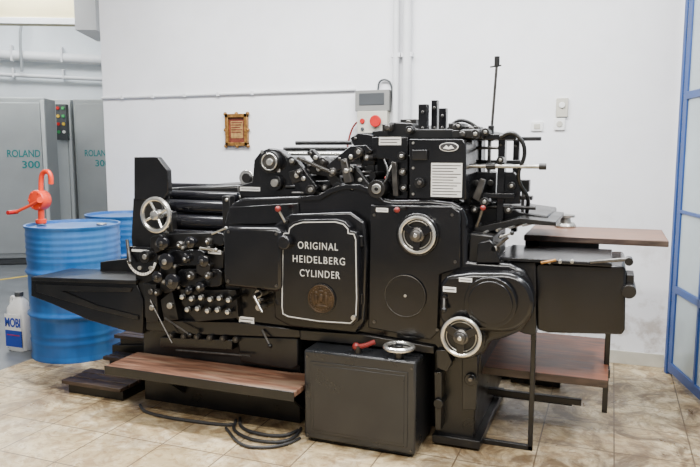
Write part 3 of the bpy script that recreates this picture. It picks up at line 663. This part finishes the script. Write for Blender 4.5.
# right feeder frame
q=P(); q.rect(464,134,516,140,.14,.19,BK); D(q,'cross_bar',bevel=.004)
q=P(); q.rect(464,137,541,141,.75,.79,BK2); D(q,'cross_bar')
for a,b,c_,d_,y0,y1,m in ((464,139,471,222,.16,.22,BK),(497,139,504,230,.18,.24,BK),(512,140,518,232,.80,.85,BK2),(476,139,481,215,.70,.75,BK2),(487,141,490,196,.40,.43,DS)):
    q=P(); q.rect(a,b,c_,d_,y0,y1,m); q.disc((a+c_)/2,b+6,1.5,y0-.008,y0,DS,12); q.disc((a+c_)/2,d_-8,1.5,y0-.008,y0,DS,12); D(q,'feeder_post',bevel=.003)
q=P(); p0=on_y(464,166,.12);p1=on_y(544,166,.12);p1.z=p0.z; q.cyl(p0,p1,.009,ST); q.cyl(p1-Vector((.02,0,0)),p1+Vector((.01,0,0)),.014,BK2); q.cyl(p0+Vector((.1,0,0)),p0+Vector((.14,0,0)),.016,BK2); D(q,'guide_rod',bevel=.001)
q=P(); q.rect(464,160,520,164,.45,.49,BK2); D(q,'cross_bar')
q=P(); q.rect(468,193,514,198,.14,.18,BK); D(q,'cross_bar')
for a,b,c_,y,r,m in ((468,206,536,.20,.009,BK2),(468,148,500,.3,.007,DS)):
    q=P(); p0=on_y(a,b,y);p1=on_y(c_,b,y);p1.z=p0.z; q.cyl(p0,p1,r,m); D(q,'guide_rod',bevel=0)
q=P(); q.rect(470,172,496,194,.26,.29,BK); q.disc(476,183,3,.24,.26,DS,16); q.disc(490,183,3,.24,.26,DS,16); D(q,'flat_plate',bevel=.003)
q=P(); q.poly([(504,172),(514,172),(520,180),(520,204),(504,204)],.20,.23,BK); q.disc(511,186,4,.17,.20,BK2,20); q.disc(511,186,1.8,.155,.17,ST,12); D(q,'flat_plate',bevel=.003)
for a,b,r,y in ((484,202,4.5,.10),(500,160,3.5,.12),(474,210,3.5,.1),(508,210,4,.12)):
    q=P(); q.disc(a,b,r,y,y+.08,BK2,20); q.disc(a,b,r*.45,y-.015,y,ST,12); D(q,'cam_roller',bevel=.002)
q=P(); q.poly([(472,198),(480,178),(485,180),(479,202)],.11,.14,DS); D(q,'swing_arm')
q=P(); q.poly([(470,176),(482,172),(498,186),(502,215),(470,220)],.34,.70,BK3); D(q,'pile_guide')
q=P(); q.poly([(466,202),(500,202),(520,212),(548,216),(548,221),(510,228),(466,232)],.24,.75,BK2); D(q,'feed_table_casting',bevel=.006)
q=P(); q.tube([on_y(*p) for p in ((500,137,.12),(512,131,.12),(524,142,.12),(525,158,.12),(518,170,.12),(519,184,.14),(529,197,.2),(527,212,.25))],.009,BK3,smooth=3); D(q,'air_hose',bevel=0)
q=P(); q.rect(519,180,529,192,.24,.30,BK3); q.rect(513,196,532,200,.24,.30,BK2); q.rect(521,192,524,216,.25,.27,DS); D(q,'side_lay',bevel=.002)
q=P(); q.poly([(474,228),(520,218),(556,222),(556,226),(520,224),(476,235)],.10,.6,BK2); D(q,'ramp',bevel=.002)
for i in range(4):
    q=P(); q.rod((484+i*13,233-i*2.5,.05),(514+i*12,219,.5),.006,ST); D(q,'steel_bar',bevel=0)
q=P(); q.poly([(470,233),(493,236),(493,262),(468,262)],.02,.4,BK2); D(q,'corner_casting',bevel=.006)
q=P(); q.disc(494,249,6,.0,.05,BK2); q.disc(494,249,3,-.01,.0,ST); q.tube([on_y(494,249,-.0),on_y(508,237,-.01)],.008,DS); D(q,'clamp_screw',bevel=.001)
q=P(); q.poly([(478,243),(490,240),(496,247),(500,263),(476,263)],-.01,.03,BK); D(q,'bracket',bevel=.004)
# right box
q=P(); q.poly([(490,262),(536,262),(536,336),(524,334),(490,320)],.05,.60,BK2); D(q,'feed_drive_casting',bevel=.006)
q=P(); q.poly([(535,266),(538,263),(610,266),(624,266),(626,270),(625,330),(622,335),(548,333),(537,330)],.06,.50,BK); D(q,'feed_drive_box',bevel=.010)
zt2=G(560,262,.06)[1]; xq0=G(500,262,.06)[0]; xq1=G(612,262,.06)[0]
q=P(); q.box(xq0,xq1,.03,.45,zt2-.004,zt2+.012,BK); D(q,'box_lid',bevel=.003)
q=P(); q.rod((590,262,.02),(630,259,.02),.008,DS); q.disc(629,262,4,.0,.06,BK2); D(q,'drive_shaft',bevel=0)
q=P(); q.rod((541,263,.02),(556,260,.02),.006,GD); D(q,'latch_handle',bevel=0)
q=P(); q.disc(629,292,7,.04,.20,BK2); q.rect(626,275,634,286,.08,.2,BK2); D(q,'shaft_bearing',bevel=.003)
for a in (549,560,572):
    q=P(); q.disc(a,262,2,.03,.06,ST,12); D(q,'cap_nut',bevel=.001)
# table board
tz=G(600,238,.50)[1]; xt0=on_y(524,238,.50).x; xt1=on_y(669,240,.50).x
q=P(); q.box(xt0,xt1,.50,.98,tz-.03,tz,TB); tb=D(q,'table_board',bevel=.004)
P().box(xt0,xt1,.494,.50,tz-.026,tz-.002,WD2).done('edge_strip',tb,bevel=.001)
q=P().box(xt0,xt0+.35,.55,.60,tz-.16,tz-.03,BK2).box(xt0+.02,xt0+.07,.55,.60,tz-.45,tz-.03,BK2); D(q,'table_bracket')
c=on_z(565,227,tz); c.z=tz+.001
q=P(); q.lathe([(.055,0),(.058,.008),(.05,.022),(.03,.028),(.028,.05),(.05,.054),(.05,.066),(.02,.07)],c,ZV,ST,28)
q.done('metal_weight',label='round flanged steel weight on the brown side table',cat='weight',bevel=0,sharp=40)
# low pile board
lz=.36; xr=on_z(608,378,lz).x; xl=on_y(480,368,.18).x
q=P(); q.box(xl,xr,.18,.90,lz-.03,lz,RB); pb=D(q,'pile_board',bevel=.003)
P().box(xl,xr,.176,.18,lz-.034,lz+.001,WD2).done('edge_strip',pb,bevel=.001)
for yy in (.28,.75): P().box(xl+.05,xr-.05,yy,yy+.04,lz-.07,lz-.03,BK2).done('board_bearer',pb)
q=P().box(xr-.02,xr+.005,.42,.46,.12,.62,BK2); q.box(xr-.03,xr+.01,.4,.48,.3,.34,BK2); q.done('board_hanger',pb)
# front stay
p_=on_z(530,450,0); x_=p_.x; y_=p_.y; top=G(535,335,y_)[1]; xs=on_z(468,438,0).x
q=P(); q.box(x_-.011,x_+.011,y_-.011,y_+.011,0,top,BK2); q.box(xs,x_+.011,y_-.011,y_+.011,.0,.024,BK2); q.box(x_-.011,x_+.011,y_,.12,top-.02,top+.008,BK2); D(q,'stay_frame')
c=on_z(535,385,0)
q=P(); q.box(c.x-.14,c.x+.14,c.y,c.y+.10,.0,.03,BK2); q.box(c.x-.10,c.x+.18,c.y-.02,c.y+.06,.05,.065,DS); q.tube([(c.x-.05,c.y+.02,.03),(c.x-.05,c.y+.02,.06)],.015,BK2); q.box(c.x-.3,c.x-.1,c.y+.04,c.y+.08,.0,.04,BK2)
q.done('foot_pedal',label='flat steel foot pedal on the tiles under the board',cat='pedal')
q=P(); q.box(xl-.02,xl+.45,.42,.45,.14,.17,BK2); q.box(xl-.02,xl+.40,.62,.65,.06,.09,BK2); D(q,'pedal_linkage')
q=P(); q.poly([(436,350),(447,350),(452,362),(447,372),(437,368)],-.03,.07,BK2); D(q,'bracket',bevel=.003)
q=P(); q.disc(438,404,5,-.02,.07,BK3); q.poly([(434,372),(442,372),(441,430),(435,430)],.0,.07,BK2); D(q,'pedal_bar',bevel=.003)
q=P(); q.poly([(462,356),(478,356),(476,410),(462,410)],.02,.07,BK2); q.disc(470,380,6,.0,.07,BK2); q.disc(470,380,2.5,-.02,.0,DS); D(q,'bracket',bevel=.003)
def cable(pts,r,lab):
    P().tube([on_z(a,b,z) for a,b,z in pts],r,RUB,smooth=3).done('floor_cable',label=lab,cat='cable',bevel=0)
cable([(140,405,.01),(144,412,.01),(170,418,.01),(215,424,.01),(228,425,.01),(236,424,.01)],.008,'black rubber cable lying on the tiles beside the press')
cable([(236,420,.01),(232,430,.01),(250,440,.01),(280,443,.01),(296,437,.01),(301,428,.01)],.008,'black rubber cable looped on the tiles')
cable([(240,418,.012),(240,428,.012),(262,435,.012),(286,436,.012),(298,430,.012)],.008,'black rubber cable curled beside the grey cabinet')
cable([(226,428,.01),(240,446,.01),(266,448,.01),(288,444,.01),(300,438,.01)],.007,'thin black cable lying across the tiles')

# ================= lights
def area(loc,rot,sx,sy,pw,col=(1,1,1),name='ceiling_light'):
    l=bpy.data.lights.new(name,'AREA'); l.shape='RECTANGLE'; l.size=sx; l.size_y=sy; l.energy=pw; l.color=col
    o=bpy.data.objects.new(name,l); bpy.context.collection.objects.link(o); o.location=loc; o.rotation_euler=rot; return o
area((-.4,.1,3.22),(0,0,0),3.6,.3,290,(.98,.99,1))
area((.4,-2.5,3.22),(0,0,0),3.5,.35,230,(1,.97,.92))
area((2.3,-.6,3.22),(0,0,rad(90)),2.5,.3,160,(.98,.985,1))
c=at_d(40,150,7.2); area((c.x-.3,c.y-.2,3.1),(0,0,0),2,1,190,(.95,.98,1))
c=at_d(45,150,10.3); area((c.x-.3,c.y,4.2),(0,0,0),2,1,170,(.95,.98,1))
w=bpy.data.worlds.new('w'); bpy.context.scene.world=w; w.use_nodes=True
w.node_tree.nodes['Background'].inputs[0].default_value=(.97,.98,1,1); w.node_tree.nodes['Background'].inputs[1].default_value=.42
cd=bpy.data.cameras.new('cam'); co=bpy.data.objects.new('camera',cd); bpy.context.collection.objects.link(co)
co.location=CAM; co.rotation_euler=(rad(90)-PITCH,0,YAW); cd.sensor_width=36; cd.lens=FP/700*36; cd.clip_start=.05
bpy.context.scene.camera=co
